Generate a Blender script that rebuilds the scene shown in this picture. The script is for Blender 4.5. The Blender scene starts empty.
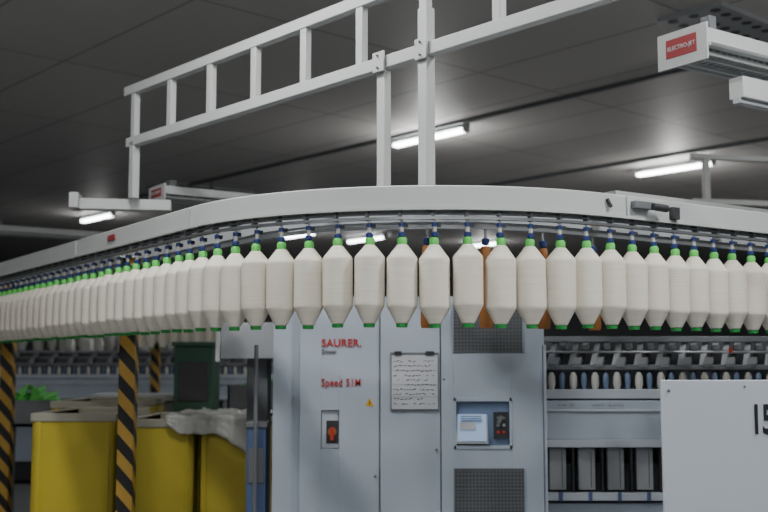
import bpy, bmesh, math, random
from mathutils import Matrix, Vector, Euler, noise
random.seed(4)
sc = bpy.context.scene
rad = math.radians

# ------------------------------------------------------------------ materials
def new_mat(name):
    m = bpy.data.materials.new(name); m.use_nodes = True
    nt = m.node_tree
    return m, nt, nt.nodes["Principled BSDF"]

def mat(name, col, rough=0.5, metal=0.0, var=0.06, scale=6.0, bump=0.0, emit=None, estr=0.0, bscale=60, spec=0.5):
    m, nt, b = new_mat(name)
    N, L = nt.nodes, nt.links
    tc = N.new("ShaderNodeTexCoord")
    nz = N.new("ShaderNodeTexNoise"); nz.inputs["Scale"].default_value = scale; nz.inputs["Detail"].default_value = 4
    L.new(tc.outputs["Object"], nz.inputs["Vector"])
    mx = N.new("ShaderNodeMix"); mx.data_type = 'RGBA'
    mx.inputs[6].default_value = [max(0, v*(1-var)) for v in col] + [1]
    mx.inputs[7].default_value = [min(1, v*(1+var)) for v in col] + [1]
    L.new(nz.outputs["Fac"], mx.inputs[0]); L.new(mx.outputs[2], b.inputs["Base Color"])
    b.inputs["Roughness"].default_value = rough
    b.inputs["Metallic"].default_value = metal
    b.inputs["Specular IOR Level"].default_value = spec
    if bump:
        n2 = N.new("ShaderNodeTexNoise"); n2.inputs["Scale"].default_value = bscale
        L.new(tc.outputs["Object"], n2.inputs["Vector"])
        bp = N.new("ShaderNodeBump"); bp.inputs["Strength"].default_value = bump; bp.inputs["Distance"].default_value = 0.01
        L.new(n2.outputs["Fac"], bp.inputs["Height"]); L.new(bp.outputs["Normal"], b.inputs["Normal"])
    if emit:
        b.inputs["Emission Color"].default_value = list(emit)+[1]
        b.inputs["Emission Strength"].default_value = estr
    return m

M_white = mat("painted_white_steel", (.49,.51,.50), .45, 0, .04)
M_rail = mat("rail_offwhite", (.51,.53,.52), .34, 0, .04)
M_grey = mat("light_grey_steel", (.38,.40,.42), .45)
M_dark = mat("dark_steel", (.03,.032,.035), .5)
M_mid = mat("mid_grey", (.14,.15,.16), .5)
M_alu = mat("aluminium", (.50,.52,.54), .3, .8)
M_cab = mat("cabinet_blue_grey", (.42,.48,.555), .42, 0, .03, 2)
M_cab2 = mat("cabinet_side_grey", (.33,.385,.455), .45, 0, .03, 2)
M_panel = mat("panel_white", (.49,.535,.59), .35, 0, .02, 2)
M_bluetrim = mat("blue_trim", (.08,.12,.24), .4)
M_blue = mat("hanger_blue", (.02,.04,.16), .4)
M_green = mat("tube_green", (.10,.56,.09), .45)
M_dgreen = mat("tube_green_dark", (.02,.26,.05), .5)
M_mgreen = mat("machine_dark_green", (.02,.07,.045), .5)
M_red = mat("label_red", (.30,.02,.025), .5)
M_redtext = mat("text_red", (.50,.03,.02), .5)
M_black = mat("black_text", (.012,.012,.014), .5)
M_orange = mat("tube_orange", (.36,.14,.035), .6)
M_yellow = mat("bin_yellow", (.46,.37,.03), .5, 0, .08, 3)
M_beige = mat("liner_beige", (.30,.29,.23), .7)
M_paper = mat("paper", (.52,.54,.57), .8)
M_cops = mat("yarn_cop_white", (.58,.58,.54), .8)
M_floor = mat("floor_epoxy_grey", (.20,.205,.21), .4, 0, .15, 1.2)
M_wall = mat("wall_paint_grey", (.22,.23,.24), .8, 0, .06, 1)
M_tube = mat("fluorescent_tube", (.9,.9,.9), .4, emit=(.95,.98,1), estr=18)
M_screen = mat("display_screen", (.35,.45,.6), .2, emit=(.45,.65,1.0), estr=.30)
M_warn = mat("warning_yellow", (.70,.40,.02), .5)
M_gum = mat("lever_grey", (.28,.29,.31), .35, .3)
M_recess = mat("recess_blue", (.17,.24,.38), .4)

# yarn wound package
M_yarn, nt, b = new_mat("roving_yarn"); N, L = nt.nodes, nt.links
tc = N.new("ShaderNodeTexCoord"); mp = N.new("ShaderNodeMapping"); mp.inputs["Scale"].default_value = (3,3,130)
L.new(tc.outputs["Object"], mp.inputs[0])
nz = N.new("ShaderNodeTexNoise"); nz.inputs["Scale"].default_value = 1.6; nz.inputs["Detail"].default_value = 3
L.new(mp.outputs[0], nz.inputs["Vector"])
mx = N.new("ShaderNodeMix"); mx.data_type='RGBA'
mx.inputs[6].default_value=(.63,.59,.50,1); mx.inputs[7].default_value=(.79,.75,.66,1)
L.new(nz.outputs["Fac"], mx.inputs[0]); L.new(mx.outputs[2], b.inputs["Base Color"])
b.inputs["Roughness"].default_value=.9; b.inputs["Specular IOR Level"].default_value=.15
bp = N.new("ShaderNodeBump"); bp.inputs["Strength"].default_value=.3; bp.inputs["Distance"].default_value=.003
L.new(nz.outputs["Fac"], bp.inputs["Height"]); L.new(bp.outputs["Normal"], b.inputs["Normal"])

# hazard stripes
M_haz, nt, b = new_mat("hazard_stripes"); N, L = nt.nodes, nt.links
tc = N.new("ShaderNodeTexCoord"); sx = N.new("ShaderNodeSeparateXYZ"); L.new(tc.outputs["Object"], sx.inputs[0])
def mth(op, a, bb, N=N, L=L):
    n = N.new("ShaderNodeMath"); n.operation = op
    for i, v in enumerate((a, bb)):
        if v is None: continue
        if isinstance(v, (int, float)): n.inputs[i].default_value = v
        else: L.new(v, n.inputs[i])
    return n.outputs[0]
a = mth('MULTIPLY', sx.outputs[0], 1.1); a = mth('ADD', a, sx.outputs[2]); a = mth('ADD', a, sx.outputs[1])
a = mth('MULTIPLY', a, 5.4); a = mth('FRACT', a, None); a = mth('GREATER_THAN', a, .5)
mx = N.new("ShaderNodeMix"); mx.data_type='RGBA'
mx.inputs[6].default_value=(.012,.012,.012,1); mx.inputs[7].default_value=(.40,.24,.04,1)
L.new(a, mx.inputs[0]); L.new(mx.outputs[2], b.inputs["Base Color"]); b.inputs["Roughness"].default_value=.5

# ceiling panels
M_ceil, nt, b = new_mat("ceiling_panels"); N, L = nt.nodes, nt.links
tc = N.new("ShaderNodeTexCoord"); mp = N.new("ShaderNodeMapping"); mp.inputs["Rotation"].default_value=(0,0,rad(48.3))
L.new(tc.outputs["Object"], mp.inputs[0])
bk = N.new("ShaderNodeTexBrick"); bk.offset = 0
bk.inputs["Scale"].default_value=1; bk.inputs["Brick Width"].default_value=2.4; bk.inputs["Row Height"].default_value=1.1
bk.inputs["Mortar Size"].default_value=.018; bk.inputs["Mortar Smooth"].default_value=.3
bk.inputs["Color1"].default_value=(.58,.56,.54,1); bk.inputs["Color2"].default_value=(.64,.62,.60,1); bk.inputs["Mortar"].default_value=(.36,.35,.34,1)
L.new(mp.outputs[0], bk.inputs["Vector"]); L.new(bk.outputs["Color"], b.inputs["Base Color"])
b.inputs["Roughness"].default_value=.55

def grille(name, c1, c2, sx_, sz_):
    m, nt, b = new_mat(name); N, L = nt.nodes, nt.links
    tc = N.new("ShaderNodeTexCoord"); s = N.new("ShaderNodeSeparateXYZ"); L.new(tc.outputs["Object"], s.inputs[0])
    def f(o, k):
        n = N.new("ShaderNodeMath"); n.operation='MULTIPLY'; n.inputs[1].default_value=k; L.new(o, n.inputs[0])
        g = N.new("ShaderNodeMath"); g.operation='FRACT'; L.new(n.outputs[0], g.inputs[0])
        h = N.new("ShaderNodeMath"); h.operation='GREATER_THAN'; h.inputs[1].default_value=.3; L.new(g.outputs[0], h.inputs[0]); return h.outputs[0]
    mu = N.new("ShaderNodeMath"); mu.operation='MULTIPLY'; L.new(f(s.outputs[0], sx_), mu.inputs[0]); L.new(f(s.outputs[2], sz_), mu.inputs[1])
    x = N.new("ShaderNodeMix"); x.data_type='RGBA'; x.inputs[6].default_value=list(c2)+[1]; x.inputs[7].default_value=list(c1)+[1]
    L.new(mu.outputs[0], x.inputs[0]); L.new(x.outputs[2], b.inputs["Base Color"]); b.inputs["Roughness"].default_value=.6
    return m
M_grille = grille("vent_mesh", (.055,.06,.065), (.12,.13,.14), 50, 50)

# ------------------------------------------------------------------ mesh builder
class MB:
    def __init__(s): s.bm = bmesh.new(); s.mats = []
    def mi(s, m):
        if m not in s.mats: s.mats.append(m)
        return s.mats.index(m)
    def box(s, c, d, m, rot=(0,0,0)):
        R = Euler(rot).to_matrix(); k = s.mi(m); vs = []
        for z in (-.5,.5):
            for x, y in ((-.5,-.5),(.5,-.5),(.5,.5),(-.5,.5)):
                vs.append(s.bm.verts.new(Vector(c) + R @ Vector((x*d[0], y*d[1], z*d[2]))))
        for f in ((3,2,1,0),(4,5,6,7),(0,1,5,4),(1,2,6,5),(2,3,7,6),(3,0,4,7)):
            s.bm.faces.new([vs[i] for i in f]).material_index = k
    def bx(s, x0, x1, y0, y1, z0, z1, m):
        s.box(((x0+x1)/2,(y0+y1)/2,(z0+z1)/2),(x1-x0,y1-y0,z1-z0),m)
    def cyl(s, p0, p1, r, m, seg=12, r2=None):
        p0, p1 = Vector(p0), Vector(p1); r2 = r if r2 is None else r2; k = s.mi(m)
        q = (p1-p0).to_track_quat('Z','Y').to_matrix()
        A, B = [], []
        for i in range(seg):
            t = 2*math.pi*i/seg; o = q @ Vector((math.cos(t), math.sin(t), 0))
            A.append(s.bm.verts.new(p0+o*r)); B.append(s.bm.verts.new(p1+o*r2))
        for i in range(seg):
            j = (i+1) % seg
            s.bm.faces.new((A[i],A[j],B[j],B[i])).material_index = k
        s.bm.faces.new(A[::-1]).material_index = k; s.bm.faces.new(B).material_index = k
    def lathe(s, x, y, z, prof, seg=24, tilt=None):
        rings = []
        for pz, r, m in prof:
            rg = []
            for i in range(seg):
                t = 2*math.pi*i/seg
                v = Vector((r*math.cos(t), r*math.sin(t), pz))
                if tilt is not None: v = tilt @ v
                rg.append(s.bm.verts.new(Vector((x,y,z)) + v))
            rings.append(rg)
        for a in range(len(prof)-1):
            k = s.mi(prof[a][2])
            for i in range(seg):
                j = (i+1) % seg
                s.bm.faces.new((rings[a][i],rings[a][j],rings[a+1][j],rings[a+1][i])).material_index = k
        s.bm.faces.new(rings[0][::-1]).material_index = s.mi(prof[0][2])
        s.bm.faces.new(rings[-1]).material_index = s.mi(prof[-1][2])
    def sweep(s, pts, prof, m):
        k = s.mi(m); rings = []
        for (p, n) in pts:
            rings.append([s.bm.verts.new((p[0]+n[0]*a, p[1]+n[1]*a, z)) for a, z in prof])
        q = len(prof)
        for a in range(len(rings)-1):
            for i in range(q):
                j = (i+1) % q
                s.bm.faces.new((rings[a][i],rings[a][j],rings[a+1][j],rings[a+1][i])).material_index = k
        s.bm.faces.new(rings[0][::-1]).material_index = k; s.bm.faces.new(rings[-1]).material_index = k
    def finish(s, name, parent=None, bevel=0.0, sharp=35):
        me = bpy.data.meshes.new(name)
        bmesh.ops.recalc_face_normals(s.bm, faces=s.bm.faces[:])
        for f in s.bm.faces: f.smooth = True
        s.bm.to_mesh(me); s.bm.free()
        for m in s.mats: me.materials.append(m)
        me.set_sharp_from_angle(angle=rad(sharp))
        o = bpy.data.objects.new(name, me); sc.collection.objects.link(o)
        if parent: o.parent = parent
        if bevel:
            md = o.modifiers.new("bevel",'BEVEL'); md.width = bevel; md.segments = 2; md.limit_method='ANGLE'; md.angle_limit = rad(50)
        return o

def empty(name):
    e = bpy.data.objects.new(name, None); e.empty_display_size = .2; sc.collection.objects.link(e); return e

def text(name, body, loc, size, m, parent, rot=(rad(90),0,0), ext=.0008, bold=0.0, align='LEFT', sx_=1.0, sp=1.0):
    c = bpy.data.curves.new(name,'FONT'); c.body = body; c.size = size; c.extrude = ext; c.offset = bold; c.align_x = align
    c.space_character = sp
    c.materials.append(m)
    o = bpy.data.objects.new(name, c); o.location = loc; o.rotation_euler = rot; o.scale=(sx_,1,1); sc.collection.objects.link(o); o.parent = parent
    return o

# ------------------------------------------------------------------ room
CZ = 4.5
X0,X1,Y0,Y1 = -16,18,-5,36
for nm, a, m in (("floor",(X0,X1,Y0,Y1,-.1,0),M_floor),("ceiling",(X0,X1,Y0,Y1,CZ,CZ+.1),M_ceil),
                 ("wall_north",(X0,X1,Y1,Y1+.15,0,CZ),M_wall),("wall_south",(X0,X1,Y0-.15,Y0,0,CZ),M_wall),
                 ("wall_west",(X0-.15,X0,Y0,Y1,0,CZ),M_wall),("wall_east",(X1,X1+.15,Y0,Y1,0,CZ),M_wall)):
    w = MB(); w.bx(*a, m); w.finish(nm)

G1 = -48.3
def d2(deg): return Vector((math.cos(rad(deg)), math.sin(rad(deg)), 0))

for (x,y,L_) in ((0.1,13.55,16),(3.3,15.5,14)):
    w = MB(); w.box((x,y,CZ-.02),(L_,.05,.04),M_mid,(0,0,rad(G1)))
    w.finish("ceiling_cable_trunking")

def diffuser(x,y,rot,l,wd):
    w = MB(); w.box((x,y,CZ-.02),(l,wd,.04),M_grey,(0,0,rot))
    R = Matrix.Rotation(rot,3,'Z')
    nx, ny = int(l/.16), int(wd/.16)
    for i in range(nx):
        for j in range(ny):
            v = R @ Vector(((i+.5)/nx*l-l/2,(j+.5)/ny*wd-wd/2,0))
            w.cyl((x+v.x,y+v.y,CZ-.044),(x+v.x,y+v.y,CZ-.03),.045,M_dark,8)
    w.finish("ceiling_air_diffuser")
diffuser(-3.1,17.8,rad(41.7),1.6,.8)
diffuser(3.0,9.0,rad(G1),.6,1.3)
# orange sounder next to the rear diffuser
w = MB(); w.cyl((-2.75,16.8,CZ-.25),(-2.75,16.8,CZ),.02,M_mid,8); w.lathe(-2.75,16.8,CZ-.50,[(0,.08,M_orange),(.06,.11,M_orange),(.2,.11,M_orange),(.25,.06,M_orange)],14)
w.finish("orange_alarm_beacon")

def lamp(x,y,power=55,side=20,length=1.25,ang=G1):
    w = MB(); r = (0,0,rad(ang)); R = Matrix.Rotation(rad(ang),3,'Z')
    w.box((x,y,CZ-.035),(length+.04,.12,.07),M_white,r)
    for s in (-.035,.035):
        a = R @ Vector((-length/2,s,0)); c = R @ Vector((length/2,s,0))
        w.cyl((x+a.x,y+a.y,CZ-.1),(x+c.x,y+c.y,CZ-.1),.017,M_tube,10)
    for s in (-1,1):
        a = R @ Vector((s*(length/2+.01),0,0))
        w.box((x+a.x,y+a.y,CZ-.095),(.02,.11,.06),M_white,r)
    o = w.finish("fluorescent_ceiling_light")
    ld = bpy.data.lights.new("tube_glow",'AREA'); ld.shape='RECTANGLE'; ld.size=length; ld.size_y=.14; ld.energy=power; ld.color=(.99,.99,.985)
    lo = bpy.data.objects.new("tube_glow", ld); lo.location=(x,y,CZ-.13); lo.rotation_euler=r; sc.collection.objects.link(lo); lo.parent=o
    if side:
        pd = bpy.data.lights.new("tube_side_glow",'POINT'); pd.energy=side; pd.shadow_soft_size=.12; pd.color=(1.0,.985,.96)
        po = bpy.data.objects.new("tube_side_glow", pd); po.location=(x,y,CZ-.45); sc.collection.objects.link(po); po.parent=o
for x,y,p,s in ((.57,13.2,38,28),(4.25,15.4,40,36),(-5.6,20.7,25,8),(-1.9,23.6,30,12),(-.4,24.4,30,0),(2.4,25.5,30,12),(9.5,18,40,34),
              (-1.2,4.6,76,15),(2.6,3.6,98,24),(.4,1.2,108,15),(-3.6,1.4,65,0),(-6.2,6.4,32,8),(6.0,7.0,70,44),(3.2,-1.5,60,0),(-1,-2.5,60,0),(-9,13,18,6)):
    lamp(x,y,p,s)

# ------------------------------------------------------------------ conveyor path
C = Vector((.25,6.11)); R0 = 1.43; A0, A1 = rad(-56), rad(34)
def path(s, off=0.0):
    sl, sr = R0*A0, R0*A1
    if s < sl: ph, ex = A0, s-sl
    elif s > sr: ph, ex = A1, s-sr
    else: ph, ex = s/R0, 0
    n = Vector((math.sin(ph), -math.cos(ph))); t = Vector((math.cos(ph), math.sin(ph)))
    return C + n*(R0+off) + t*ex, n, ph
def pts(s0, s1, off=0.0):
    out = []
    st = [s0] + [R0*A0 + (R0*(A1-A0))*i/44 for i in range(45)] + [s1]
    for s in st:
        p, n, ph = path(s, off); out.append((p, n))
    return out
SL, SR = -8.2, 6.0
conv = empty("overhead_bobbin_conveyor")
w = MB()
P = pts(SL, SR)
w.sweep(P, [(.030,2.278),(.030,2.372),(.022,2.378),(-.05,2.378),(-.05,2.262),(-.035,2.262),(-.035,2.35),(.018,2.35),(.018,2.278)], M_rail)
w.sweep(P, [(.036,2.268),(.036,2.282),(.016,2.282),(.016,2.268)], M_rail)
w.finish("outer_rail_beam", conv)
w = MB()
w.sweep(P, [(.014,2.228),(.014,2.240),(-.020,2.240),(-.020,2.228)], M_alu)
w.sweep(P, [(.010,2.250),(.010,2.258),(-.01,2.258),(-.01,2.250)], M_mid)
w.finish("carrier_track", conv)
w = MB()
Q = pts(SL, SR, -.36)
w.sweep(Q, [(.03,2.262),(.03,2.365),(-.04,2.365),(-.04,2.262)], M_grey)
w.sweep(Q, [(.014,2.232),(.014,2.250),(-.014,2.250),(-.014,2.232)], M_alu)
w.finish("inner_rail_beam", conv)
w = MB()
s = SL+.3
while s < SR:
    p, n, ph = path(s, -.20)
    w.box((p.x,p.y,2.358),(.06,.31,.018),M_white,(0,0,ph))
    s += .9
s = SL
while s < SR:
    p, n, ph = path(s, -.004)
    w.box((p.x,p.y,2.252),(.014,.035,.050),M_mid,(0,0,ph)); s += .1485
for s in (-1.42,.93,-3.2):
    p, n, ph = path(s, .034)
    w.box((p.x,p.y,2.325),(.006,.008,.09),M_grey,(0,0,ph))
w.finish("rail_brackets", conv, .002)
w = MB()
p, n, ph = path(1.02,.045)
w.box((p.x,p.y,2.335),(.12,.04,.035),M_mid,(0,0,ph))
w.cyl((p.x+.05,p.y,2.33),(p.x+.13,p.y+.04,2.325),.018,M_dark,14)
w.box((p.x-.07,p.y,2.31),(.02,.04,.07),M_grey,(0,0,ph))
p, n, ph = path(1.25,.04); w.box((p.x,p.y,2.315),(.05,.03,.06),M_dark,(0,0,ph))
p, n, ph = path(.80,.036); w.cyl((p.x,p.y,2.35),(p.x+.02,p.y,2.31),.009,M_dark,10)
p, n, ph = path(-2.55,.034); w.box((p.x,p.y,2.33),(.12,.006,.035),M_red,(0,0,ph))
w.finish("drive_unit", conv, .003)
w = MB()
a, n, ph = path(1.25,-.36); b_, n2, _ = path(SR,-.36)
w.sweep([(a,n),(b_,n2)], [(.02,2.42),(.02,2.48),(-.05,2.48),(-.05,2.42)], M_rail)
for s in (1.5,3.0,4.5):
    p, n, ph = path(s,-.375); w.box((p.x,p.y,2.39),(.05,.04,.07),M_white,(0,0,ph))
w.finish("upper_side_beam", conv)

wh = MB(); wb = MB()
SP = .146; s_first = -.172
k0 = int((SL+.3 - s_first)/SP); k1 = int((SR-.4 - s_first)/SP)
for k in range(k0, k1):
    s = s_first + k*SP
    p, n, ph = path(s)
    jz = random.uniform(-.003,.003)
    wh.lathe(p.x,p.y,0,[(2.150,.010,M_blue),(2.152,.017,M_blue),(2.168,.017,M_blue),(2.174,.009,M_cops),(2.192,.009,M_cops),(2.196,.014,M_blue),(2.214,.014,M_blue),(2.216,.005,M_alu),(2.230,.005,M_alu)],12)
    wh.box((p.x+.015,p.y,2.203),(.026,.010,.018),M_dark,(0,0,ph))
    z0 = 1.750+jz; R = .0680*random.uniform(.98,1.015)
    a = random.uniform(-.005,.005)
    zl, zu = .092+a, .306+a      # shoulders of the straight wound part
    prof = [(0,.014,M_dgreen),(0,.024,M_dgreen),(.014,.026,M_dgreen),(.016,.024,M_yarn),(.020,.030,M_yarn),(.024,.0315,M_yarn),
            (zl-.010,R-.0055,M_yarn),(zl-.003,R-.0018,M_yarn),(zl+.004,R,M_yarn),(zl+.012,R,M_yarn),
            (.20,R,M_yarn),(zu-.012,R,M_yarn),(zu-.004,R,M_yarn),(zu+.003,R-.002,M_yarn),(zu+.010,R-.007,M_yarn),
            (.358,.0290,M_yarn),(.362,.0265,M_yarn),(.366,.020,M_green),(.368,.0215,M_green),(.390,.0215,M_green),(.397,.018,M_green),(.401,.012,M_green)]
    t = Matrix.Rotation(random.uniform(-.012,.012),3,'X') @ Matrix.Rotation(random.uniform(-.012,.012),3,'Y')
    wb.lathe(p.x,p.y,z0,prof,30,t)
wh.finish("bobbin_hangers", conv)
wb.finish("hanging_roving_bobbins")

w = MB()
for (ax) in (.205,.485,.775,1.07):
    ph = math.asin((ax-.25)/1.07) ; x = .25+1.07*math.sin(ph); y = 6.11-1.07*math.cos(ph)
    w.lathe(x,y,1.76,[(0,.028,M_orange),(.02,.033,M_orange),(.3,.027,M_orange),(.38,.024,M_orange),(.39,.02,M_orange)],20)
    w.lathe(x,y,2.155,[(0,.01,M_blue),(.003,.018,M_blue),(.03,.018,M_blue),(.035,.007,M_alu),(.077,.007,M_alu)],12)
w.finish("empty_orange_bobbin_tubes", conv)

# ------------------------------------------------------------------ truss
T0 = Vector((-1.63,6.87,0)); g = Vector((.665,-.747,0)); rz = math.atan2(g.y,g.x)
tr = MB(); Lt = 5.0
def tp(s,z): v = T0+g*s; return (v.x,v.y,z)
zb, zt = 3.035, 3.385
tr.box(tp(Lt/2-.05,zb),(Lt+.06,.05,.062),M_white,(0,0,rz))
tr.box(tp(Lt/2-.05,zt),(Lt+.14,.05,.062),M_white,(0,0,rz))
for i in range(11):
    tr.box(tp(.0+.457*i,(zb+zt)/2),(.05,.04,zt-zb),M_white,(0,0,rz))
tr.box(tp(0,(zb+2.66)/2),(.055,.05,zb-2.66),M_white,(0,0,rz))
tr.box(tp(2.45,(zb+2.36)/2),(.055,.045,zb-2.36),M_white,(0,0,rz))
tr.box(tp(2.745,(zb+2.37+.2)/2),(.060,.055,zb-2.37+.2),M_white,(0,0,rz))
for s_ in (2.45,2.745):
    v = tp(s_,zb); tr.box((v[0]-.025,v[1]-.03,zb),(.08,.012,.10),M_white,(0,0,rz))
    for dz in (-.03,.03): tr.cyl((v[0]-.03,v[1]-.034,zb+dz),(v[0]-.036,v[1]-.044,zb+dz),.006,M_mid,8)
for s_ in (3.8,4.8):
    tr.cyl(tp(s_,zt),tp(s_,CZ),.012,M_alu,8)
tr.finish("overhead_support_truss", None, .004)

def rail_end(corner, length, wdt, ztop, h, lab=True, name="conveyor_rail_end", rod=None):
    ang = rad(34); t = Vector((math.cos(ang),math.sin(ang),0)); q = Vector((-math.sin(ang),math.cos(ang),0))
    c = Vector((corner[0],corner[1],0)); e = empty(name); w = MB()
    def bb(a0,a1,b0,b1,z0,z1,m):
        v = c+t*(a0+a1)/2+q*(b0+b1)/2; w.box((v.x,v.y,(z0+z1)/2),(a1-a0,b1-b0,z1-z0),m,(0,0,ang))
    zb_ = ztop-h
    bb(0,.012,0,wdt,zb_,ztop,M_white)
    bb(.012,length,0,.03,zb_+h*.35,ztop-h*.15,M_white)
    bb(.012,length,wdt-.03,wdt,zb_+h*.35,ztop-h*.15,M_white)
    bb(.012,length,.03,wdt-.03,ztop-h*.30,ztop-h*.22,M_grey)
    bb(.012,length,-.012,0,zb_+h*.35,zb_+h*.45,M_alu)
    n = int(length/.05)
    for i in range(n):
        a = .03+i*.05; bb(a,a+.022,.03,wdt-.03,zb_+h*.28,zb_+h*.38,M_grey)
    for b in (.04,.11,wdt-.10,wdt-.04): bb(.012,length,b-.008,b+.008,zb_+h*.18,zb_+h*.30,M_white)
    bb(.05,.10,.02,.08,ztop-h*.15,ztop+h*.25,M_mid)
    if rod: bb(rod,rod+.04,.05,.09,ztop-h*.15,CZ,M_white)
    if lab: bb(-.004,0,wdt*.20,wdt*.82,zb_+h*.28,ztop-h*.2,M_red)
    w.finish("end_body", e, .003)
    if lab:
        v = c+t*(-.006)+q*(wdt*.78)
        text("label_text","ELECTRO-JET",(v.x,v.y,zb_+h*.48),wdt*.095,M_white,e,(rad(90),0,ang-rad(90)),bold=.0003)
    return e
rail_end((1.615,5.2),3.2,.32,3.30,.19,rod=1.2)
rail_end((-1.56,7.5),.85,.3,2.87,.12)
rail_end((-4.5,12.2),2.2,.3,3.2,.14,lab=False)
w = MB(); w.box((2.70,5.92,2.985),(2.2,.09,.11),M_white,(0,0,rad(34))); w.box((2.70,5.92,2.92),(2.2,.05,.03),M_grey,(0,0,rad(34)))
w.cyl((3.2,6.26,3.0),(3.2,6.26,CZ),.012,M_alu,8)
w.finish("overhead_profile_beam",None,.004)
w = MB(); w.box((-1.72,6.97,2.63),(.62,.10,.07),M_white,(0,0,rad(8))); w.box((-2.02,6.92,2.645),(.06,.2,.10),M_white,(0,0,rad(8)))
w.finish("crossarm_beam",None,.004)

w = MB()
for z in (3.50,3.08): w.box((4.9,10.2,z),(4.2,.06,.05),M_white,(0,0,rad(12)))
for i in range(6):
    a = -1.95+i*.78; v = d2(12)*a
    w.box((4.9+v.x,10.2+v.y,3.16),(.06,.05,.70),M_white,(0,0,rad(12)))
for a in (.9,1.9):
    v = d2(12)*a; w.cyl((4.9+v.x,10.2+v.y,3.3),(4.9+v.x,10.2+v.y,CZ),.012,M_alu,8)
w.finish("rear_support_frame",None,.004)

def pole(x,y,wd,top,m=M_haz):
    w = MB(); w.bx(x-wd/2,x+wd/2,y-wd/2,y+wd/2,.012,top,m)
    w.bx(x-wd,x+wd,y-wd,y+wd,0,.012,M_mid); w.bx(x-wd*.8,x+wd*.8,y-wd*.8,y+wd*.8,top,top+.012,M_white)
    w.finish("hazard_striped_post",None,.004)
pole(-1.60,6.72,.10,2.25); pole(-3.17,9.05,.10,2.25); pole(-2.77,13,.10,2.25); pole(-4.65,15,.10,2.25)

# ------------------------------------------------------------------ machine tower
D = 6.2
tow = empty("spinning_machine_control_cabinet")
w = MB()
ZT = 1.98
w.bx(-.645,-.49,D+.04,D+.9,.08,ZT-.02,M_cab)
w.bx(-.49,.925,D+.02,D+.9,.08,ZT,M_cab2)
w.bx(-.60,.88,D+.08,D+.85,0,.08,M_dark)
xl,xr = -.485,-.027; sx0,sx1,sz0,sz1 = -.362,-.258,1.105,1.325
w.bx(xl,sx0,D-.005,D+.02,.1,ZT,M_cab); w.bx(sx1,xr,D-.005,D+.02,.1,ZT,M_cab)
w.bx(sx0,sx1,D-.005,D+.02,sz1,ZT,M_cab); w.bx(sx0,sx1,D-.005,D+.02,.1,sz0,M_cab)
w.bx(sx0+.004,sx1-.004,D+.010,D+.018,sz0+.004,sz1-.004,M_panel)
w.bx(sx0+.03,sx1-.005,D+.004,D+.012,sz0+.03,sz1-.06,M_dark)
w.box(((sx0+sx1)/2+.012,D-.008,1.19),(.020,.03,.075),M_redtext)
w.cyl(((sx0+sx1)/2+.012,D+.012,1.20),((sx0+sx1)/2+.012,D-.002,1.20),.026,M_orange,14)
w.bx(-.02,.322,D-.005,D+.02,.1,ZT,M_cab)
w.bx(xr-.006,xr-.001,D-.012,D-.005,.1,ZT,M_grey)
px0,px1,pz0,pz1 = .40,.735,1.105,1.395
w.bx(.33,px0,D-.012,D+.02,.1,ZT,M_cab); w.bx(px1,.925,D-.012,D+.02,.1,ZT,M_cab)
w.bx(px0,px1,D-.012,D+.02,pz1,ZT,M_cab); w.bx(px0,px1,D-.012,D+.02,.1,pz0,M_cab)
w.bx(.905,.935,D-.02,D+.02,.1,1.70,M_panel)
w.bx(.912,.918,D-.024,D-.012,.1,1.70,M_bluetrim)
for z0,z1 in ((1.655,1.93),(.735,.995)):
    w.bx(.40,.80,D-.018,D-.012,z0,z1,M_grille)
    for i in range(1,9): w.bx(.40,.80,D-.020,D-.017,z0+(z1-z0)*i/9-.0012,z0+(z1-z0)*i/9+.0012,M_mid)
    for xx in (.395,.80): w.bx(xx,xx+.006,D-.02,D-.012,z0,z1,M_cab2)
for a in ((px0,px1,pz1-.02,pz1),(px0,px1,pz0,pz0+.02)): w.bx(a[0],a[1],D-.018,D-.008,a[2],a[3],M_cab)
for a in ((px0,px0+.015),(px1-.015,px1)): w.bx(a[0],a[1],D-.018,D-.008,pz0,pz1,M_cab)
w.bx(px0+.015,px1-.015,D+.006,D+.018,pz0+.02,pz1-.02,M_recess)
w.box((.505,D-.004,1.225),(.185,.012,.185),M_grey,(rad(-12),0,0))
w.box((.505,D-.012,1.225),(.165,.008,.155),M_screen,(rad(-12),0,0))
w.box((.505,D-.018,1.185),(.165,.006,.018),M_redtext,(rad(-12),0,0))
w.box((.480,D-.0185,1.235),(.09,.005,.045),M_paper,(rad(-12),0,0))
for i in range(3): w.box((.50,D-.0175,1.290-.013*i),(.12,.005,.005),M_bluetrim,(rad(-12),0,0))
w.box((.672,D-.004,1.24),(.085,.02,.15),M_dark)
w.box((.665,D-.020,1.27),(.02,.02,.05),M_mid,(0,rad(25),0))
for i in range(3):
    for j in range(2): w.cyl((.655+.033*j,D-.012,1.28-.04*i),(.655+.033*j,D-.018,1.28-.04*i),.009,(M_mid,M_grey,M_redtext)[i],10)
for x,z in ((-.05,.95),(.30,1.1),(.345,1.5)): w.cyl((x,D-.004,z),(x,D-.014,z),.008,M_mid,10)
w.finish("cabinet_body", tow, .003)
w = MB()
w.bx(.038,.315,D-.016,D-.006,1.325,1.655,M_mid); w.bx(.044,.309,D-.019,D-.014,1.331,1.640,M_paper)
for (a,b_) in ((.06,.10),(.24,.29)): w.bx(a,b_,D-.026,D-.018,1.640,1.662,M_dark)
for i in range(10):
    z = 1.605-.027*i
    xx = .055
    while xx < .29:
        l = random.uniform(.006,.022)
        if random.random()<.75 and xx+l<.30: w.box((xx+l/2,D-.0195,z+random.uniform(-.003,.003)),(l,.001,.0040),M_black,(0,random.uniform(-.5,.5),0))
        xx += l+.006
for z in (1.55,1.47,1.40): w.bx(.05,.303,D-.0198,D-.019,z,z+.0015,M_mid)
w.finish("notice_board", tow)
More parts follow.
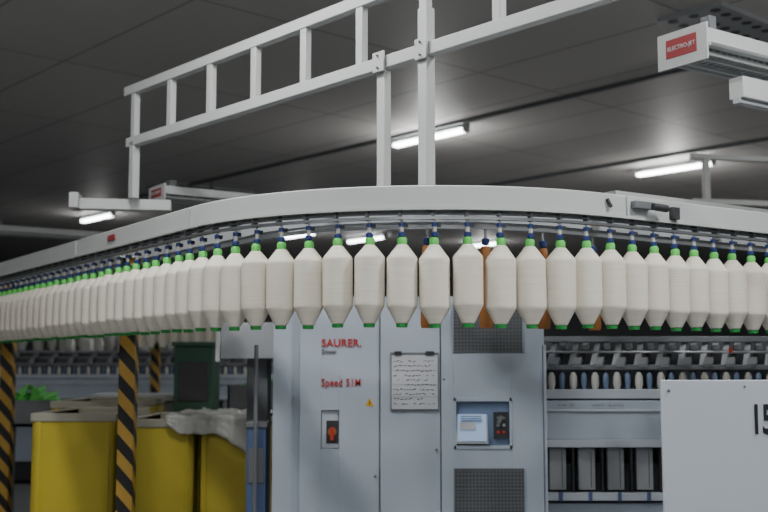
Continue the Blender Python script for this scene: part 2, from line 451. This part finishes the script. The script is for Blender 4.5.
w = MB(); bmv = [w.bm.verts.new(v) for v in ((-.108,D-.007,1.348),(-.058,D-.007,1.348),(-.083,D-.007,1.395))]
w.bm.faces.new(bmv).material_index = w.mi(M_warn)
w.box((-.083,D-.009,1.366),(.005,.002,.022),M_black)
w.finish("warning_triangle", tow)
text("maker_text","SAURER.",(-.362,D-.009,1.690),.062,M_redtext,tow,ext=.002,bold=.0008,sp=1.06,sx_=.95)
text("submaker_text","Zinser",(-.362,D-.009,1.650),.034,M_mid,tow,ext=.002)
text("type_text","Speed 51M",(-.362,D-.009,1.462),.062,M_redtext,tow,ext=.002,bold=.0002,sx_=.76,sp=1.10)

w = MB()
w.bx(-1.0,-.66,D+.35,D+.75,1.62,1.84,M_grey); w.bx(-1.03,-1.0,D+.33,D+.77,1.60,1.86,M_white)
w.bx(-.85,-.72,D+.45,D+.65,0,1.62,M_mid)
w.finish("suction_duct",None,.006)
w = MB(); w.bx(-.80,-.69,D+.1,D+.3,0,1.22,M_bluetrim); w.bx(-.81,-.68,D+.09,D+.31,1.22,1.25,M_mid)
w.bx(-.79,-.70,D+.094,D+.10,.9,1.1,M_mid)
w.cyl((-.745,D+.05,0),(-.745,D+.05,1.70),.012,M_mid,10)
w.finish("service_column",None,.004)

# ------------------------------------------------------------------ ring frame body
def ring_frame(x0,x1,y,name,pitch=.13,creel=False,seg=10):
    e = empty(name); w = MB()
    w.bx(x0,x1,y+.10,y+.75,.05,1.0,M_dark)
    w.bx(x0,x1,y+.30,y+.75,1.0,1.74,M_mid)
    w.bx(x0,x1,y+.02,y+.10,1.385,1.44,M_panel)
    w.bx(x0,x1,y,y+.05,1.15,1.375,M_cab)
    w.bx(x0,x1,y-.012,y,1.31,1.325,M_panel)
    w.bx(x0,x1,y-.03,y+.05,1.105,1.150,M_panel)
    w.bx(x0,x1,y-.03,y+.02,.80,.845,M_panel)
    w.bx(x0,x1,y+.02,y+.06,.30,.78,M_cab2)
    w.bx(x0,x1,y+.12,y+.2,1.72,1.755,M_gum)
    w.bx(x0,x1,y+.06,y+.10,1.555,1.585,M_gum)
    w.cyl((x0,y+.11,1.66),(x1,y+.11,1.66),.010,M_gum,8)
    w.finish("frame_body", e, .004)
    w = MB(); n = int((x1-x0)/pitch)
    for i in range(n):
        x = x0+.07+i*pitch
        w.box((x,y+.12,1.645),(.034,.19,.035),M_grey,(rad(50),0,rad(-28)))
        w.box((x+.004,y+.045,1.60),(.05,.05,.03),M_alu,(rad(50),0,rad(-28)))
        w.box((x+.06,y+.14,1.66),(.022,.17,.022),M_dark,(rad(50),0,rad(-28)))
        w.cyl((x-.03,y+.10,1.60),(x+.05,y+.10,1.60),.014,M_dark,8)
        w.box((x+.065,y+.10,1.695),(.035,.03,.03),M_alu,(rad(30),0,rad(-28)))
        if random.random()<.10: w.box((x+.01,y+.06,1.67),(.016,.02,.03),M_redtext)
    w.finish("drafting_arms", e)
    w = MB()
    for i in range(int((x1-x0)/.13)):
        x = x0+.05+i*.13
        w.lathe(x,y+.06,1.44,[(0,.016,M_cops),(.03,.024,M_cops),(.075,.022,M_cops),(.098,.012,M_cops),(.10,.005,M_cops)],seg)
        w.lathe(x+.065,y+.07,1.44,[(0,.012,M_recess),(.05,.018,M_recess),(.085,.016,M_recess),(.10,.005,M_recess)],seg)
    for i in range(int((x1-x0)/.17)):
        x = x0+.08+i*.17
        w.bx(x-.050,x+.045,y+.04,y+.09,.855,1.095,M_grey)
        w.bx(x-.056,x-.050,y+.035,y+.09,.855,1.095,M_mid)
        w.bx(x+.02,x+.024,y+.036,y+.04,.87,1.08,M_mid)
        w.bx(x+.075,x+.085,y-.01,y+.05,.845,1.105,M_dark)
        w.bx(x-.01,x+.01,y-.045,y-.03,.80,.85,M_bluetrim)
    w.finish("spindles", e)
    if creel:
        w = MB(); n = int((x1-x0)/.2)
        w.bx(x0,x1,y+.3,y+.34,2.10,2.14,M_grey)
        for i in range(int((x1-x0)/2)+1): w.bx(x0+i*2,x0+i*2+.05,y+.3,y+.34,1.74,2.12,M_grey)
        for i in range(n):
            if random.random()<.15: continue
            w.lathe(x0+.1+i*.2,y+.32,1.76,[(0,.03,M_cops),(.08,.065,M_cops),(.24,.065,M_cops),(.32,.03,M_cops),(.34,.01,M_cops)],8)
        w.finish("creel_bobbins", e)
    return e
rf = ring_frame(.945,6.5,6.32,"ring_spinning_frame")
text("small_label","zinser  351",(1.02,6.305,1.343),.022,M_mid,rf)
text("small_label_b","speed 51  ring spinning",(1.22,6.305,1.343),.020,M_mid,rf)
for yy,xa,xb in ((14.2,-11,-1.2),(18.0,-12,1),(22,-13,1)):
    ring_frame(xa,xb,yy,"ring_spinning_frame",pitch=.26,creel=True,seg=6)

# ------------------------------------------------------------------ foreground numbered panel
cab = MB()
cab.bx(1.085,2.55,4.2,4.225,.06,1.53,M_panel)
cab.bx(1.35,2.45,4.225,4.60,.08,1.50,M_cab2)
cab.bx(1.38,2.42,4.26,4.58,0,.08,M_dark)
for z in (1.49,.9): cab.cyl((1.112,4.2,z),(1.112,4.193,z),.006,M_mid,10)
cab.cyl((1.41,4.2,1.505),(1.41,4.195,1.505),.005,M_mid,10)
cabo = cab.finish("numbered_end_cabinet",None,.004)
text("machine_number","15",(1.428,4.197,1.325),.158,M_black,cabo,bold=.004,sx_=.56)

def bin_(x0,x1,y0,y1,h):
    w = MB(); t=.025
    w.bx(x0,x1,y0,y0+t,.14,h,M_yellow); w.bx(x0,x1,y1-t,y1,.14,h,M_yellow)
    w.bx(x0,x0+t,y0,y1,.14,h,M_yellow); w.bx(x1-t,x1,y0,y1,.14,h,M_yellow); w.bx(x0,x1,y0,y1,.12,.15,M_yellow)
    for a in ((x0-.012,x1+.012,y0-.012,y0+t),(x0-.012,x1+.012,y1-t,y1+.012),(x0-.012,x0+t,y0,y1),(x1-t,x1+.012,y0,y1)):
        w.bx(a[0],a[1],a[2],a[3],h-.05,h+.008,M_beige)
    for xx in (x0+.03,x1-.06): w.bx(xx,xx+.03,y0-.012,y0,.14,h-.05,M_yellow)
    w.bx(x0+t,x1-t,y0+t,y1-t,h-.10,h-.08,M_beige)
    for xx in (x0+.08,x1-.08):
        for yy in (y0+.08,y1-.08):
            w.cyl((xx-.02,yy,.06),(xx+.02,yy,.06),.06,M_dark,14); w.bx(xx-.03,xx+.03,yy-.03,yy+.03,.10,.13,M_mid)
    w.finish("yellow_roving_bin",None,.006)
bin_(-2.43,-1.86,7.45,8.5,1.24)
bin_(-1.78,-1.31,7.45,8.5,1.20)
bin_(-1.28,-.87,7.45,8.4,1.17)
bin_(-2.75,-2.05,8.9,10.0,1.27)
# plastic sheet
bm = bmesh.new(); nu, nv = 50, 44; grid=[]
for i in range(nu+1):
    row=[]
    for j in range(nv+1):
        u=i/nu; v=j/nv
        x = -1.50+u*.70
        sl = v*1.16
        nn = noise.noise(Vector((u*5,v*5,1.3))); n2 = noise.noise(Vector((u*16,v*12,4.)))
        top = 1.225+.030*abs(nn)+.014*abs(n2)
        if sl < .88:
            y = 8.28-sl; z = top
        else:
            d = sl-.88
            y = 7.40-.02*abs(n2)-.02*max(0,math.sin(u*31)); z = top-d*(.20+.75*u+.12*math.sin(u*9))
        row.append(bm.verts.new((x+.008*n2,y,z)))
    grid.append(row)
for i in range(nu):
    for j in range(nv):
        f=bm.faces.new((grid[i][j],grid[i+1][j],grid[i+1][j+1],grid[i][j+1])); f.smooth=True
me=bpy.data.meshes.new("plastic_cover_sheet"); bm.to_mesh(me); bm.free()
M_sheet = mat("plastic_film",(.46,.46,.43),.25,0,.1,8)
me.materials.append(M_sheet)
o=bpy.data.objects.new("plastic_cover_sheet",me); sc.collection.objects.link(o)
md=o.modifiers.new("solid",'SOLIDIFY'); md.thickness=.003

w = MB(); w.bx(-1.88,-1.53,9.6,10.0,0,1.74,M_mgreen); w.bx(-1.90,-1.51,9.58,10.02,1.74,1.78,M_mgreen)
w.bx(-1.84,-1.57,9.588,9.60,1.25,1.6,M_dark); w.bx(-1.62,-1.59,9.575,9.60,1.0,1.2,M_alu)
w.finish("green_electrical_cabinet",None,.006)
def pile(x0,x1,y0,y1,z0,n,base):
    w = MB()
    w.bx(x0,x1,y0,y1,z0-.25,z0-.22,base); w.bx(x0,x1,y0,y0+.02,z0-.25,z0,base); w.bx(x0,x1,y1-.02,y1,z0-.25,z0,base)
    w.bx(x0,x0+.02,y0,y1,z0-.25,z0,base); w.bx(x1-.02,x1,y0,y1,z0-.25,z0,base)
    for xx in (x0+.04,x1-.08):
        for yy in (y0+.04,y1-.08): w.bx(xx,xx+.04,yy,yy+.04,0,z0-.25,M_mid)
    # tubes lying side by side in layers, leaning slightly
    for layer in range(4):
        m_ = int((x1-x0-.16)/.075)
        for i in range(m_):
            c = 1-abs((i+.5)/m_-.5)*2
            if layer*.28 > c+.18: continue
            x = x0+.10+i*.075+random.uniform(-.01,.01); z = z0-.10+layer*.06+random.uniform(-.008,.008)
            tx = random.uniform(-.10,.06)
            w.cyl((x-tx,y0+.05,z-.01),(x+tx,y0+.48,z+.03),.034,M_green if random.random()<.8 else M_dgreen,10,.026)
    w.finish("green_tube_crate")
pile(-3.75,-3.0,10.2,10.8,1.24,140,M_mid)
pile(-1.5,-.95,10.3,10.8,1.38,110,M_mid)
w = MB(); w.bx(-2.9,-1.95,10.6,11.3,1.22,1.28,M_grey); w.bx(-2.85,-2.0,10.65,11.25,.95,1.22,M_mid)
for xx in (-2.82,-2.1):
    for yy in (10.65,11.2): w.bx(xx,xx+.05,yy,yy+.05,0,.95,M_grey)
w.finish("sorting_table",None,.005)

# distant conveyor with hanging bobbins (left)
e = empty("overhead_bobbin_conveyor"); w = MB()
a = Vector((-1.4,11.9)); t = Vector((-.95,.31)).normalized(); n = Vector((t.y,-t.x)); n = -n if n.y>0 else n
w.sweep([(a,n),(a+t*9,n)],[(.03,2.26),(.03,2.37),(-.05,2.37),(-.05,2.26)],M_rail)
for q in (.1,8.8):
    v=a+t*q; w.cyl((v.x,v.y,0),(v.x,v.y,2.27),.03,M_white,8)
for i in range(34):
    v=a+t*(.15+i*.15)
    w.cyl((v.x,v.y,2.14),(v.x,v.y,2.27),.012,M_blue,6)
w.finish("rail", e)
w = MB()
for i in range(9):
    v=a+t*(.45+i*.15)
    w.lathe(v.x,v.y,1.75,[(0,.024,M_dgreen),(.016,.028,M_yarn),(.11,.067,M_yarn),(.28,.067,M_yarn),(.37,.028,M_green),(.40,.02,M_green)],14)
w.finish("bobbins", e)

# ------------------------------------------------------------------ world + camera
wd = bpy.data.worlds.new("world"); sc.world = wd; wd.use_nodes = True
wd.node_tree.nodes["Background"].inputs[0].default_value=(.5,.55,.6,1); wd.node_tree.nodes["Background"].inputs[1].default_value=.3
cd = bpy.data.cameras.new("camera"); cam = bpy.data.objects.new("camera", cd); sc.collection.objects.link(cam)
cd.lens = 50; cd.sensor_width = 36
cam.location=(0,0,1.6); cam.rotation_euler=(rad(90+5.68),0,0)
cd.dof.use_dof=True; cd.dof.focus_distance=4.75; cd.dof.aperture_fstop=2.2
sc.camera = cam
